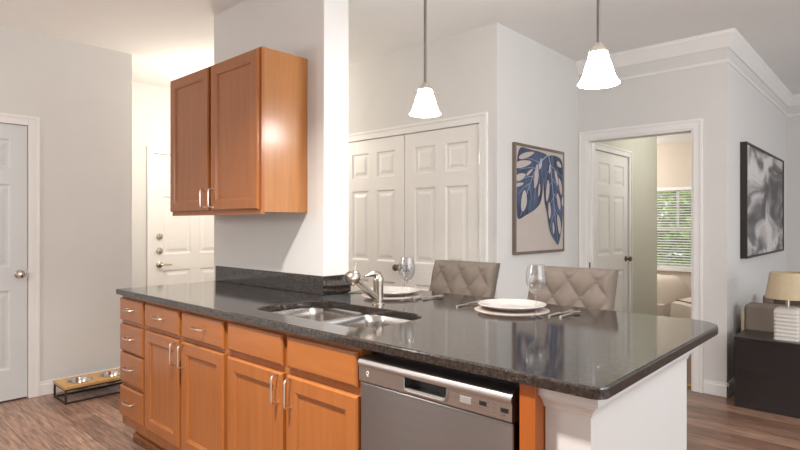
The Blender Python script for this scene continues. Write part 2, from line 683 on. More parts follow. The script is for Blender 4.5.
struct('wall_window', bm, M['wall_bed'])
bm = nb()
box(bm, -5.2, XR - .10, YB + .12, 9.12, 2.53, 2.60)
struct('ceiling_bedroom', bm, M['ceiling'])
bm = nb()
box(bm, -5.2, XR - .10, YB + .09, 9.0, 0.0, 0.012)
struct('floor_carpet', bm, M['carpet'])

# window
bm = nb()
for a, b, c, d in ((WX0, WX0 + .05, WZ0, WZ1), (WX1 - .05, WX1, WZ0, WZ1), (WX0, WX1, WZ0, WZ0 + .05), (WX0, WX1, WZ1 - .05, WZ1)):
    box(bm, a, b, 9.05, 9.10, c, d)
wz = (WZ0 + WZ1) / 2 - .01
box(bm, WX0, WX1, 9.045, 9.095, wz - .025, wz + .025)
win = struct('window_1', bm, M['trim'])
bm = nb()
box(bm, -2.575, -2.545, 9.055, 9.085, wz, WZ1 - .03)
link('muntin', bm, M['trim'], win)
bm = nb()
box(bm, WX0 + .03, WX1 - .03, 9.07, 9.076, WZ0 + .03, WZ1 - .03)
link('window_pane', bm, M['glass'], win)
bm = nb()
box(bm, WX0 - .04, WX1 + .04, 8.96, 9.02, WZ0 - .04, WZ0, 0.006)
link('window_sill', bm, M['trim'], win)
bl = thing('window_blind', 'white horizontal slat blind hanging open in the bedroom window', 'blind', (WX0, 9.02, WZ1))
bm = nb()
n = 30
for k in range(n):
    z = -.06 - k * (WZ1 - WZ0 - .09) / (n - 1)
    d = .016
    loft(bm, [[(x, -d, z - .005), (x, d, z + .005), (x, d, z + .0075), (x, -d, z - .0025)] for x in (.02, WX1 - WX0 - .02)])
link('slats', bm, M['blind'], bl)
bm = nb()
box(bm, .01, WX1 - WX0 - .01, -.02, .02, -.045, 0)
link('head_rail', bm, M['blind'], bl)
bm = nb()
box(bm, .015, WX1 - WX0 - .015, -.018, .018, WZ0 - WZ1 + .004, WZ0 - WZ1 + .022)
link('bottom_rail', bm, M['blind'], bl)

# baseboards, with a stepped top
def baseb(name, segs):
    bm = nb()
    for x0, x1, y0, y1, nx, ny in segs:
        if nx:
            xa, xb = (x0, x0 + .013 * nx)
            box(bm, min(xa, xb), max(xa, xb), y0, y1, 0, .085, .002, 1)
            xb = x0 + .008 * nx
            box(bm, min(xa, xb), max(xa, xb), y0, y1, .083, .105, .002, 1)
        else:
            ya, yb = (y0, y0 + .013 * ny)
            box(bm, x0, x1, min(ya, yb), max(ya, yb), 0, .085, .002, 1)
            yb = y0 + .008 * ny
            box(bm, x0, x1, min(ya, yb), max(ya, yb), .083, .105, .002, 1)
    return struct(name, bm, M['trim'])
baseb('baseboard_left', [(XL, XL, 1.219, 1.897, 1, 0), (XL, XL, -2.6, .165, 1, 0)])
baseb('baseboard_art', [(XA, XA, YC, YB, 1, 0)])
baseb('baseboard_closet', [(-2.218, XA, YC, YC, 0, -1), (-4.2, -3.862, YC, YC, 0, -1)])
baseb('baseboard_bedroom', [(-1.142, XR + .013, YB, YB, 0, -1)])
baseb('baseboard_living', [(XR, XR, YB - .013, YF, 1, 0)])
baseb('baseboard_entry', [(XE, XE, 1.9, 2.404, 1, 0)])
baseb('baseboard_vestibule', [(-2.25, -2.25, 6.302, 7.13, 1, 0)])

# crown moulding: bedroom wall and the living wall behind it, with a bead strip below
bm = nb()
cp = [(0, 2.63), (.012, 2.63), (.018, 2.645), (.028, 2.66), (.054, 2.705), (.062, 2.715), (.066, 2.74), (0, 2.74)]
loft(bm, [[(XA, YB - o, z) for o, z in cp], [(XR + o, YB - o, z) for o, z in cp], [(XR + o, YF - o, z) for o, z in cp], [(3.6, YF - o, z) for o, z in cp]])
struct('trim_2', bm, M['trim'])
bm = nb()
cp = [(0, 2.515), (.010, 2.515), (.014, 2.525), (.010, 2.538), (0, 2.538)]
loft(bm, [[(XA, YB - o, z) for o, z in cp], [(XR + o, YB - o, z) for o, z in cp], [(XR + o, YF - o, z) for o, z in cp], [(3.6, YF - o, z) for o, z in cp]])
struct('trim_3', bm, M['trim'])

# ------------------------------------------------------------------ doors
def knob(parent, x, z, y=0.005, m=None, name='door_knob'):
    bm = nb()
    mt = Matrix.Translation((x, y, z)) @ Matrix.Rotation(PI / 2, 4, 'X')
    lathe(bm, [(0.0, 0), (.031, 0), (.031, .005), (.026, .010), (.012, .013), (.011, .030), (.018, .036), (.027, .046), (.029, .055), (.024, .064), (.012, .068), (0, .069)], mt, 24)
    return link(name, bm, m or M['nickel'], parent, True)

R90 = PI / 2
d = six_panel('door_1', .91, 2.035, M['door_grey'], (XL, .237, 0), R90)
knob(d, .855, .93)
bm = nb()
box(bm, .9, .912, -.002, .004, .90, .965)
link('latch_plate', bm, M['nickel'], d)
casing('trim_4', .91, 2.035, (XL, .237, 0), R90)

d = six_panel('door_2', .914, 2.035, M['door'], (XE, 2.476, 0), R90)
for z in (1.17, 1.02):
    bm = nb()
    lathe(bm, [(0, 0), (.033, 0), (.033, .012), (.028, .018), (.012, .02), (.012, .026), (0, .027)], Matrix.Translation((.065, .005, z)) @ Matrix.Rotation(PI / 2, 4, 'X'), 24)
    box(bm, .059, .071, -.03, -.012, z - .018, z + .018, .003)
    link('deadbolt', bm, M['nickel'], d, True)
bm = nb()
lathe(bm, [(0, 0), (.034, 0), (.034, .008), (.026, .014), (.012, .016), (.012, .05), (0, .05)], Matrix.Translation((.065, .005, .875)) @ Matrix.Rotation(PI / 2, 4, 'X'), 24)
tube(bm, [(.06, -.04, .875), (.10, -.047, .876), (.14, -.046, .872), (.175, -.042, .870)], [.011, .010, .009, .008])
link('lever_handle', bm, M['nickel'], d, True)
casing('trim_5', .914, 2.035, (XE, 2.476, 0), R90)

d = six_panel('door_3', .75, 2.04, M['door'], (-3.79, YC, 0), 0)
knob(d, .695, .94, m=M['bronze'])
d = six_panel('door_4', .75, 2.04, M['door'], (-3.04, YC, 0), 0)
knob(d, .055, .94, m=M['bronze'])
for z in (.25, 1.02, 1.78):
    bm = nb()
    tube(bm, [(.748, -.002, z - .045), (.748, -.002, z + .045)], .006)
    link('hinge', bm, M['nickel'], d)
casing('trim_6', 1.5, 2.04, (-3.79, YC, 0), 0)

d = six_panel('door_5', .90, 2.035, M['door'], (-2.25, 5.275, 0), R90)
knob(d, .835, .92, m=M['bronze'])
casing('trim_7', .90, 2.035, (-2.25, 5.275, 0), R90)
bm = nb()
box(bm, -2.29, -2.25, 5.22, 5.275, 0, 2.035)
box(bm, -2.29, -2.25, 6.175, 6.23, 0, 2.035)
struct('trim_8', bm, M['trim'])

# cased bedroom opening: jamb liner and casing both sides
casing('trim_9', .858, 2.045, (-2.072, YB, 0), 0)
bm = nb()
box(bm, -2.072, -2.058, YB - .004, YB + .124, 0, 2.045)
box(bm, -1.228, -1.214, YB - .004, YB + .124, 0, 2.045)
box(bm, -2.058, -1.228, YB - .004, YB + .124, 2.031, 2.045)
box(bm, -2.058, -2.046, YB + .05, YB + .085, 0, 2.031)
box(bm, -1.240, -1.228, YB + .05, YB + .085, 0, 2.031)
struct('trim_10', bm, M['trim'])
bm = nb()
box(bm, -2.0588, -2.0555, YB + .012, YB + .04, .87, .96)
link('strike_plate', bm, M['bronze'], bpy.data.objects['trim_10'])
bm = nb()
box(bm, -1.228, -2.058, YB + .075, YB + .11, 0, .016, .004)
struct('trim_11', bm, M['brass'])

sw = thing('light_switch', 'white light switch plate on the vestibule wall inside the bedroom opening', 'light switch', (-2.25, 5.03, 1.17), R90)
bm = nb()
box(bm, -.036, .036, -.006, 0, -.058, .058, .002)
link('plate', bm, M['trim'], sw)
bm = nb()
box(bm, -.008, .008, -.014, -.005, -.014, .014, .002)
link('toggle', bm, M['trim'], sw)


# ------------------------------------------------------------------ cabinets
def arch_pull(bm, p0, p1, out, r=.0045, bow=0.0):
    p0 = Vector(p0)
    p1 = Vector(p1)
    o = Vector((0, -out, 0))
    dd = (p1 - p0).normalized()
    L = (p1 - p0).length
    pts = [p0, p0 + o * .7, p0 + o * .93 + dd * .004, p0 + o + dd * .012]
    for k in range(1, 6):
        s = k / 6
        pts.append(p0 + dd * (.012 + (L - .024) * s) + o * (1 + bow * math.sin(PI * s)))
    pts += [p1 + o - dd * .012, p1 + o * .93 - dd * .004, p1 + o * .7, p1]
    tube(bm, pts, r, 8)


DOOR_RINGS = ((0.005, 0.003), (0.009, 0.004), (0.012, 0.0105))
EDGE = ((0.0, 0.006), (0.006, 0.0))


def shaker(name, root, x0, z0, wd, ht, yb, hx=None, hz=None, t=.02):
    bm = nb()
    f = .056
    slab(bm, x0, z0, wd, ht, yb, t, [(f, wd - f, f, ht - f)], DOOR_RINGS, EDGE)
    dd = link(name, bm, M['maple'], root)
    if hx is not None:
        bm = nb()
        arch_pull(bm, (hx, yb - t, hz[0]), (hx, yb - t, hz[1]), .03)
        link('handle', bm, M['pull'], dd, True)
    return dd


def drawer(name, root, x0, z0, wd, ht, yb, handle=True, t=.02, hw=.10):
    bm = nb()
    slab(bm, x0, z0, wd, ht, yb, t, (), (), ((0.0, 0.008), (0.004, 0.003), (0.010, 0.0)))
    dd = link(name, bm, M['maple_h'], root)
    if handle:
        bm = nb()
        cx, cz = x0 + wd / 2, z0 + ht * .56
        arch_pull(bm, (cx - hw / 2, yb - t, cz), (cx + hw / 2, yb - t, cz), .028, .004, .25)
        link('handle', bm, M['pull'], dd, True)
    return dd


YFF = 1.305        # face-frame plane of the base cabinets; doors stand 20 mm in front


def carcass(root, x0, x1, rails, open_top=False):
    """Box with face frame (stiles and rails) above a recessed toe kick, in root coordinates."""
    dp = YP - YFF
    bm = nb()
    if open_top:
        box(bm, x0, x0 + .016, .018, dp, .11, .884)
        box(bm, x1 - .016, x1, .018, dp, .11, .884)
        box(bm, x0 + .016, x1 - .016, .018, dp, .11, .126)
        box(bm, x0 + .016, x1 - .016, dp - .012, dp, .126, .884)
    else:
        box(bm, x0, x1, .018, dp, .11, .884)
    link('carcass', bm, M['maple'], root)
    bm = nb()
    for a, b in ((x0, x0 + .035), (x1 - .035, x1)):
        box(bm, a, b, 0, .018, .11, .884)
    for a, b in rails:
        box(bm, x0 + .035, x1 - .035, .001, .018, a, b)
    link('face_frame', bm, M['maple'], root)
    bm = nb()
    box(bm, x0 + .0, x1, .075, .09, .0, .11)
    box(bm, x0 + .0, x1, .060, .075, .0, .03, .004)
    link('toe_kick', bm, M['maple_h'], root)


def zone(root, bmx):
    pass


# column of four drawers
r = thing('drawer_cabinet', 'narrow honey maple base cabinet with four drawers at the left end of the counter', 'cabinet', (-3.46, YFF, 0))
wdt = .335
carcass(r, 0, .345, [(.11, .165), (.33, .375), (.535, .575), (.70, .74), (.85, .884)])
for z0, z1 in ((.168, .345), (.369, .542), (.553, .709), (.732, .862)):
    drawer('drawer', r, .008, z0, .320, z1 - z0, 0)

# two-drawer two-door cabinet
r = thing('base_cabinet', 'honey maple base cabinet with two drawers over two doors left of the sink', 'cabinet', (-3.115, YFF, 0))
carcass(r, 0, .865, [(.11, .185), (.69, .755), (.85, .884)])
bm = nb()
box(bm, .405, .46, 0, .018, .11, .884)
link('centre_stile', bm, M['maple'], r)
drawer('drawer', r, .012, .733, .405, .127, 0)
drawer('drawer', r, .446, .733, .400, .127, 0)
shaker('door', r, .014, .170, .405, .542, 0, .014 + .405 - .03, (.588, .698))
shaker('door', r, .446, .170, .404, .542, 0, .446 + .03, (.588, .698))

# sink base
r = thing('sink_cabinet', 'honey maple sink cabinet with plain false fronts over two doors beside the dishwasher', 'cabinet', (-2.250, YFF, 0))
carcass(r, 0, .875, [(.11, .185), (.69, .755), (.85, .884)], True)
bm = nb()
box(bm, .41, .475, 0, .018, .11, .884)
link('centre_stile', bm, M['maple'], r)
drawer('false_front', r, .022, .737, .412, .125, 0, False)
drawer('false_front', r, .464, .737, .402, .125, 0, False)
shaker('door', r, .022, .170, .414, .538, 0, .022 + .414 - .03, (.588, .698))
shaker('door', r, .464, .170, .406, .538, 0, .464 + .03, (.588, .698))

# end panel to the right of the dishwasher
bm = nb()
box(bm, -.752, -.703, 1.285, YP - .002, 0, .883, .002, 1)
tag(link('cabinet_end_panel', bm, M['maple_lit_end']), 'maple filler panel in a lit orange tone between the dishwasher and the white half wall', 'panel')

# upper cabinet on the partition
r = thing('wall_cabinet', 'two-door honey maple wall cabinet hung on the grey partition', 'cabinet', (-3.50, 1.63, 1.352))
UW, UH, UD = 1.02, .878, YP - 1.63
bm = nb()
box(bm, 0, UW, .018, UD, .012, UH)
link('carcass', bm, M['maple_lit_side'], r)
bm = nb()
for a, b in ((0, .04), (UW - .04, UW), (UW / 2 - .03, UW / 2 + .03)):
    box(bm, a, b, 0, .018, 0, UH)
for a, b in ((0, .04), (UH - .045, UH)):
    box(bm, .04, UW - .04, .001, .018, a, b)
link('face_frame', bm, M['maple'], r)
shaker('door', r, .006, .026, .485, UH - .034, 0, .006 + .485 - .03, (.045, .15))
shaker('door', r, .526, .026, .480, UH - .034, 0, .526 + .03, (.045, .15))

# ------------------------------------------------------------------ counter, sink, faucet, backsplash
CX0, CX1, CY0, CY1, CZ0, CZ1 = -3.46, -.52, 1.268, 2.45, .884, .914


def fill_region(bm, outer, inners, z):
    loops = []
    es = []
    for L in [outer] + inners:
        vs = [bm.verts.new((p[0], p[1], z)) for p in L]
        loops.append(vs)
        for i in range(len(vs)):
            es.append(bm.edges.new((vs[i], vs[(i + 1) % len(vs)])))
    bmesh.ops.triangle_fill(bm, use_beauty=True, use_dissolve=False, edges=es)
    return loops


def arc(cx, cy, r, a0, a1, n=8):
    return [(cx + r * math.cos(a0 + (a1 - a0) * k / n), cy + r * math.sin(a0 + (a1 - a0) * k / n)) for k in range(n + 1)]


def counter_outline(o):
    p = [(CX0 + o, CY0 + o)]
    p += arc(CX1 - .035, CY0 + .035, .035 - o, -PI / 2, 0, 6)
    p += arc(CX1 - .12, CY1 - .12, .12 - o, 0, PI / 2, 8)
    p += [(XP, CY1 - o), (XP, YP), (CX0 + o, YP)]
    return p


def sink_hole(o):
    return rrect(-2.215 - o, -1.455 + o, 1.395 - o, 1.79 + o, (.09, .09, .12, .12), 6)


bm = nb()
hole_t, hole_s = sink_hole(.004), sink_hole(0)
top = fill_region(bm, counter_outline(.006), [hole_t], CZ1)
r1 = [[bm.verts.new((x, y, z)) for x, y in counter_outline(o)] for o, z in ((.0015, CZ1 - .002), (0, CZ1 - .006), (0, CZ0))]
seq = [top[0]] + r1
for a, b in zip(seq, seq[1:]):
    for i in range(len(a)):
        j = (i + 1) % len(a)
        bm.faces.new((a[i], a[j], b[j], b[i]))
h1 = [[bm.verts.new((x, y, z)) for x, y in hole_s] for z in (CZ1 - .004, CZ0)]
seq = [top[1]] + h1
for a, b in zip(seq, seq[1:]):
    for i in range(len(a)):
        j = (i + 1) % len(a)
        bm.faces.new((a[i], a[j], b[j], b[i]))
es = []
for L in (r1[-1], h1[-1]):
    for i in range(len(L)):
        es.append(bm.edges.get((L[i], L[(i + 1) % len(L)])))
bmesh.ops.triangle_fill(bm, use_beauty=True, use_dissolve=False, edges=es)
tag(link('granite_counter', bm, M['granite']), 'long polished dark granite peninsula countertop with a sink cutout', 'countertop')

bm = nb()
box(bm, CX0, XP + .018, YP - .022, YP, CZ1, 1.016, .002, 1)
tag(link('granite_backsplash', bm, M['granite']), 'long low dark granite backsplash along the foot of the grey partition', 'backsplash')
bm = nb()
box(bm, XP + .001, XP + .018, YP + .0005, 2.112, CZ1, 1.016, .002, 1)
tag(link('granite_backsplash', bm, M['granite']), 'short piece of granite backsplash on the white end of the partition', 'backsplash')

sk = thing('kitchen_sink', 'double-bowl stainless undermount sink set in the granite counter', 'sink', (-1.835, 1.59, .884))
bowls = [rrect(-.395, -.012, -.21, .215, .07, 5), rrect(.012, .395, -.21, .215, .07, 5)]
bm = nb()
fill_region(bm, rrect(-.408, .408, -.235, .24, .08, 5), bowls, -.002)
link('flange', bm, M['sinksteel'], sk, True)
for B in bowls:
    cx = sum(p[0] for p in B) / len(B)
    cy = sum(p[1] for p in B) / len(B)
    sc_ = lambda s, z: [(cx + (p[0] - cx) * s, cy + (p[1] - cy) * s, z) for p in B]
    bm = nb()
    loft(bm, [sc_(1, -.002), sc_(.985, -.01), sc_(.97, -.05), sc_(.94, -.14), sc_(.90, -.165), sc_(.80, -.178), sc_(.2, -.182)], False, True)
    b_ = link('bowl', bm, M['sinksteel'], sk, True)
    bm = nb()
    lathe(bm, [(0, -.001), (.02, 0), (.036, .001), (.043, .003), (.045, 0), (.045, -.004)], Matrix.Translation((cx, cy, -.181)), 20)
    link('drain', bm, M['nickel'], b_, True)

fx, fy = -1.86, 1.872
fc = thing('kitchen_faucet', 'brushed nickel single-lever faucet with pull-out spray behind the sink', 'faucet', (fx, fy, CZ1))
bm = nb()
lathe(bm, [(0, 0), (.030, 0), (.030, .006), (.024, .012), (.0245, .03), (.024, .10), (.0255, .112), (.0255, .125), (.021, .136), (.010, .143), (0, .144)], seg=24)
link('body', bm, M['nickel'], fc, True)
bm = nb()
tube(bm, [(0, .012, .128), (-.002, 0, .143), (-.004, -.025, .150), (-.006, -.055, .147), (-.008, -.085, .140)], [.017, .018, .015, .011, .006], 12)
link('lever', bm, M['nickel'], fc, True)
bm = nb()
tube(bm, [(0, -.008, .030), (0, -.05, .058), (0, -.10, .094), (0, -.152, .132)], [.018, .016, .0155, .017], 14)
link('spout', bm, M['nickel'], fc, True)
bm = nb()
ax = Vector((-.25, -.82, -.5)).normalized()
mt = Matrix.Translation(Vector((0, -.165, .142)) - ax * .024) @ ax.to_track_quat('Z', 'Y').to_matrix().to_4x4()
lathe(bm, [(0, -.010), (.018, -.008), (.030, .006), (.0345, .024), (.034, .042), (.029, .050), (.012, .051), (0, .051)], mt, 24)
hd = link('spray_head', bm, M['nickel'], fc, True)
bm = nb()
tube(bm, [(0, -.152, .160), (0, -.148, .185), (0, -.147, .205)], [.006, .0045, .0055], 10)
link('spray_button', bm, M['nickel'], hd, True)

# ------------------------------------------------------------------ dishwasher
dw = thing('dishwasher', 'stainless dishwasher with pocket handle under the granite counter', 'dishwasher', (-1.372, 1.290, 0))
W = .597
bm = nb()
box(bm, .003, W - .003, .06, .62, .02, .868)
link('tub', bm, M['darkgap'], dw)
bm = nb()
box(bm, .01, W - .01, .07, .09, .0, .10)
link('toe_panel', bm, M['black'], dw)
bm = nb()
box(bm, 0, W, .004, .058, .11, .762, .004)
link('door_panel', bm, M['steel'], dw)
# fascia with a pocket: profile along x, open at the pocket
HX0, HX1, HZ0, HZ1 = .205, .380, .778, .817
bm = nb()
fr = [(.0, .766), (-.003, .770), (-.003, .818)]
def prism_x(x0, x1, pts):
    loft(bm, [[(x0, y, z) for y, z in pts], [(x1, y, z) for y, z in pts]])
prism_x(0, HX0, [(.05, .766), (0, .766), (-.003, .77), (-.003, .818), (.05, .818)])
prism_x(HX1, W, [(.05, .766), (0, .766), (-.003, .77), (-.003, .818), (.05, .818)])
prism_x(HX0, HX1, [(.05, .766), (0, .766), (-.003, .77), (-.003, HZ0), (.004, HZ0 + .004), (.05, HZ0 + .002)])
fa = link('control_panel', bm, M['steel_dark'], dw)
bm = nb()
lip = [(.05, .817), (-.003, .817), (-.007, .821), (-.008, .828), (-.006, .836), (.000, .843), (.010, .848), (.05, .849)]
prism_x(0, W, lip)
link('top_lip', bm, M['steel_lip'], dw, True)
bm = nb()
box(bm, HX0, HX1, .036, .048, HZ0, .818)
ph = link('pocket_handle', bm, M['black'], dw)
bm = nb()
tube(bm, [(HX0 + .002, -.003, .816), (HX0 + .002, -.0045, HZ0 + .014), (HX0 + .008, -.005, HZ0 + .003), (HX0 + .022, -.005, HZ0 - .001), (HX1 - .02, -.005, HZ0 - .001), (HX1 - .006, -.005, HZ0 + .003), (HX1 - .001, -.0045, HZ0 + .016), (HX1 - .001, -.003, .816)], .0035, 8)
link('handle_rim', bm, M['steel_lip'], ph, True)
bm = nb()
box(bm, .425, .466, -.0045, -.002, .786, .806, .001)
link('display', bm, M['display'], fa)
for x, z in ((.492, .800), (.562, .796)):
    bm = nb()
    box(bm, x, x + .024, -.0045, -.002, z - .007, z + .006, .001)
    link('button', bm, M['black'], fa)
for x, z, a in ((.357, .812, .03), (.395, .7815, .02), (.372, .797, .010), (.44, .797, .010), (.488, .806, .012), (.487, .793, .012), (.486, .784, .012), (.513, .806, .012), (.512, .796, .010), (.512, .790, .010), (.512, .784, .010), (.543, .782, .014), (.462, .786, .012)):
    bm = nb()
    x = x * .93 + .06
    box(bm, x, x + a, -.0036, -.0025, z - .001, z + .001)
    link('button_print', bm, M['printgrey'], fa)
bm = nb()
pts = []
for k in range(15):     # small swirl emblem
    t = k / 14
    a = math.radians(200 - 330 * t)
    pts.append((.043 + .005 * math.cos(a), -.0034, .799 + .006 * math.sin(a)))
pts += [(.040, -.0034, .791), (.046, -.0034, .788)]
tube(bm, pts, .0009, 6)
link('emblem', bm, M['print'], fa)
for x in (.11, .44):
    bm = nb()
    box(bm, x, x + .03, .02, .07, .870, .873)
    box(bm, x + .005, x + .025, .02, .023, .873, .884)
    link('mounting_clip', bm, M['nickel'], dw)

# ------------------------------------------------------------------ pendants
pd = thing('pendant_lamp', 'lit bell-shaped glass pendant above the sink end of the peninsula', 'pendant lamp', (-1.80, 2.15, H), 0, 'bell pendants over the peninsula')
zb = 1.858 - H
bm = nb()
lathe(bm, [(0.0803, 0.0000), (0.0789, 0.0032), (0.0704, 0.0144), (0.0604, 0.0360), (0.0523, 0.0680), (0.0451, 0.0896), (0.0388, 0.1040), (0.0370, 0.1200), (0.0325, 0.1248), (0.0298, 0.1248), (0.0343, 0.1184), (0.0361, 0.1040), (0.0424, 0.0896), (0.0496, 0.0680), (0.0578, 0.0360), (0.0676, 0.0144), (0.0776, 0.0024), (0.0803, 0.0000)], Matrix.Translation((0, 0, zb)), 32)
link('shade', bm, M['shade'], pd, True)
bm = nb()
lathe(bm, [(0, 0.1280), (0.0370, 0.1232), (0.0390, 0.1280), (0.0340, 0.1376), (0.0200, 0.1520), (0.0120, 0.1616), (0.0080, 0.1648), (0, 0.1648)], Matrix.Translation((0, 0, zb)), 24)
link('socket_cap', bm, M['pull'], pd, True)
bm = nb()
tube(bm, [(0, 0, zb + .16), (0, 0, -.02)], .0075, 12)
link('rod', bm, M['rod'], pd, True)
bm = nb()
lathe(bm, [(0, -.028), (.02, -.028), (.055, -.015), (.062, -.004), (.062, 0)], seg=24)
link('ceiling_canopy', bm, M['pull'], pd, True)
p2 = copy_tree(pd)
p2.location = (-.90, 2.15, H)
p2['label'] = 'lit bell-shaped glass pendant above the open end of the peninsula, before the crown'

# ------------------------------------------------------------------ counter stools
st = thing('counter_stool', 'taupe button-tufted counter stool tucked under the counter, in front of the closet doors', 'stool', (-2.0, 2.50, 0), 0, 'tufted stools behind the peninsula')
BW, BZ0, BZ1 = .45, .60, 1.062


def back_y(z):
    return .095 + (z - BZ0) * .33


def tuft(x, z):
    sx, sz = .15, .17
    p = x / sx
    q = (z - .665) / sz
    a, b = p + q, p - q
    fa, fb = a - math.floor(a), b - math.floor(b)
    return max(0.0, math.sin(PI * fa) * math.sin(PI * fb)) ** .55


bm = nb()
nx, nz = 72, 72
front = []
for j in range(nz + 1):
    row = []
    for i in range(nx + 1):
        x = -BW / 2 + BW * i / nx
        z = BZ0 + (BZ1 - BZ0) * j / nz
        e = min(1.0, min(BW / 2 - abs(x), BZ1 - z, z - BZ0 + .02) / .03)
        hgt = .026 * tuft(x, z) * (.35 + .65 * max(0, e)) - .012 * (1 - max(0, e)) ** 2
        row.append(bm.verts.new((x, back_y(z) - hgt, z)))
    front.append(row)
for j in range(nz):
    for i in range(nx):
        bm.faces.new((front[j][i], front[j][i + 1], front[j + 1][i + 1], front[j + 1][i]))
rim = [front[0][i] for i in range(nx + 1)] + [front[j][nx] for j in range(1, nz + 1)] + [front[nz][i] for i in range(nx - 1, -1, -1)] + [front[j][0] for j in range(nz - 1, 0, -1)]
prev = rim
for dy, ins in ((.02, -.006), (.06, -.006), (.08, .008)):
    cur = []
    for v in rim:
        x, z = v.co.x, v.co.z
        s = 1 - 2 * ins / BW
        cur.append(bm.verts.new((x * s, back_y(z) + dy, (z - .83) * s + .83)))
    for i in range(len(rim)):
        k = (i + 1) % len(rim)
        bm.faces.new((prev[i], prev[k], cur[k], cur[i]))
    prev = cur
bm.faces.new(prev)
bk = link('backrest', bm, M['linen'], st, True)
for j in range(0, 6):
    for i in range(-4, 5):
        if (i + j) % 2:
            continue
        x, z = i * .075, .665 + j * .085
        if abs(x) < BW / 2 - .02 and z < BZ1 - .03:
            bm = nb()
            bmesh.ops.create_uvsphere(bm, u_segments=10, v_segments=6, radius=.009)
            for v in bm.verts:
                v.co = Vector((v.co.x + x, v.co.y * .5 + back_y(z) - .001, v.co.z + z))
            link('button', bm, M['linen'], bk, True)
bm = nb()
loft(bm, [[(x, y, z) for x, y in rrect(-.225 + i, .225 - i, -.24 + i, .14 - i, .05, 5)] for i, z in ((.02, .54), (.002, .55), (0, .60), (.004, .625), (.02, .64), (.06, .648))])
link('seat', bm, M['linen'], st, True)
for sx in (-1, 1):
    for y0, y1 in ((-.21, -.23), (.12, .17)):
        bm = nb()
        loft(bm, [[(sx * x + a, y + b, z) for a, b in ((-h, -h), (h, -h), (h, h), (-h, h))] for x, y, z, h in ((.20, y1, 0, .014), (.19, y0, .55, .020))])
        link('leg', bm, M['chairleg'], st)
bm = nb()
box(bm, -.185, .185, -.232, -.21, .20, .225, .003)
for sx in (-1, 1):
    box(bm, sx * .195 - .01, sx * .195 + .01, -.21, .14, .26, .282, .003)
link('stretcher', bm, M['chairleg'], st)
s2 = copy_tree(st)
s2.location = (-1.298, 2.49, 0)
s2['label'] = 'taupe button-tufted counter stool nearest the bedroom opening, behind the nearer plate'

# ------------------------------------------------------------------ table settings
def plate_bm():
    bm = nb()
    lathe(bm, [(0, .006), (.085, .006), (.10, .009), (.125, .020), (.150, .026), (.152, .024), (.148, .021), (.124, .014), (.10, .002), (.09, 0), (0, 0)], seg=48)
    return bm


def fork_bm():
    bm = nb()
    tube(bm, [(0, 0, .004), (0, .06, .006), (0, .11, .010), (0, .125, .009)], [.005, .004, .0028, .004], 8)
    box(bm, -.011, .011, .122, .140, .007, .0095)
    for k in range(4):
        x = -.0095 + k * .00633
        tube(bm, [(x, .138, .008), (x, .16, .009), (x, .19, .014)], [.0018, .0016, .001], 6)
    return bm


def knife_bm():
    bm = nb()
    tube(bm, [(0, 0, .004), (0, .05, .005), (0, .10, .004)], [.005, .006, .005], 8)
    loft(bm, [[(-.002 - 0, y, .003), (w_, y, .003), (w_, y, .0045), (-.002, y, .0055)] for y, w_ in ((.095, .008), (.13, .014), (.18, .013), (.215, .004))])
    return bm


def spoon_bm():
    bm = nb()
    tube(bm, [(0, 0, .004), (0, .06, .006), (0, .12, .008)], [.005, .0038, .003], 8)
    rings = []
    for s in (-1, -.8, -.4, 0, .4, .8, 1):
        w_ = .019 * math.sqrt(max(1e-4, 1 - s * s))
        y = .145 + .028 * s
        rings.append([(-w_, y, .009), (0, y, .009 - .22 * w_), (w_, y, .009), (0, y, .0105 - .2 * w_)])
    loft(bm, rings)
    return bm


def glass_bm():
    bm = nb()
    lathe(bm, [(0, 0), (.034, 0), (.035, .0015), (.022, .005), (.007, .011), (.0038, .025), (.0036, .085), (.006, .095), (.022, .108), (.036, .128), (.0415, .152), (.040, .180), (.0345, .218),
               (.0335, .218), (.0388, .180), (.0402, .152), (.0348, .1295), (.021, .110), (.004, .099), (0, .098)], seg=36)
    return bm


PM = plate_bm()
settings = [(-2.055, 2.17, 'in front of the closet doors, behind the faucet', 'farther'), (-1.305, 2.165, 'nearest the camera, beside the nearer wine glass', 'nearer')]
first = None
for i, (x, y, where, which) in enumerate(settings):
    if i == 0:
        bm = nb()
        lathe(bm, [(0, .004), (.160, .004), (.166, .002), (.166, 0), (0, 0)], seg=48)
        pm = link('placemat', bm, M['placemat'], None, True)
        pl = link('dinner_plate', plate_bm(), M['china'], None, True)
        fk = link('fork', fork_bm(), M['pull'], None, True)
        kn = link('table_knife', knife_bm(), M['pull'], None, True)
        sp = link('table_spoon', spoon_bm(), M['pull'], None, True)
        gl = link('wine_glass', glass_bm(), M['glass'], None, True)
        first = [pm, pl, fk, kn, sp, gl]
        items = first
    else:
        items = [copy_tree(o) for o in first]
    pm, pl, fk, kn, sp, gl = items
    pm.location = (x, y, CZ1)
    pl.location = (x, y, CZ1 + .004)
    fk.location = (x - .225, y - .11, CZ1)
    kn.location = (x + .215, y - .06, CZ1)
    sp.location = (x + .26, y - .05, CZ1)
    gl.location = (-1.848, 2.062, CZ1) if i == 0 else (-1.122, 2.052, CZ1)
    tag(pm, 'round blush placemat under the %s white plate' % which, 'placemat', 'placemats on the counter')
    tag(pl, 'white dinner plate on the granite counter, ' + where, 'plate', 'dinner plates on the counter')
    tag(fk, 'silver fork to the left of the %s white plate' % which, 'fork', 'cutlery on the counter')
    tag(kn, 'silver knife to the right of the %s white plate' % which, 'knife', 'cutlery on the counter')
    tag(sp, 'silver spoon outside the knife beside the %s white plate' % which, 'spoon', 'cutlery on the counter')
    tag(gl, 'empty clear wine glass in front of the %s' % ('closet knobs, beside the farther plate' if i == 0 else 'tufted stool nearest the bedroom'), 'wine glass', 'wine glasses on the counter')
PM.free()

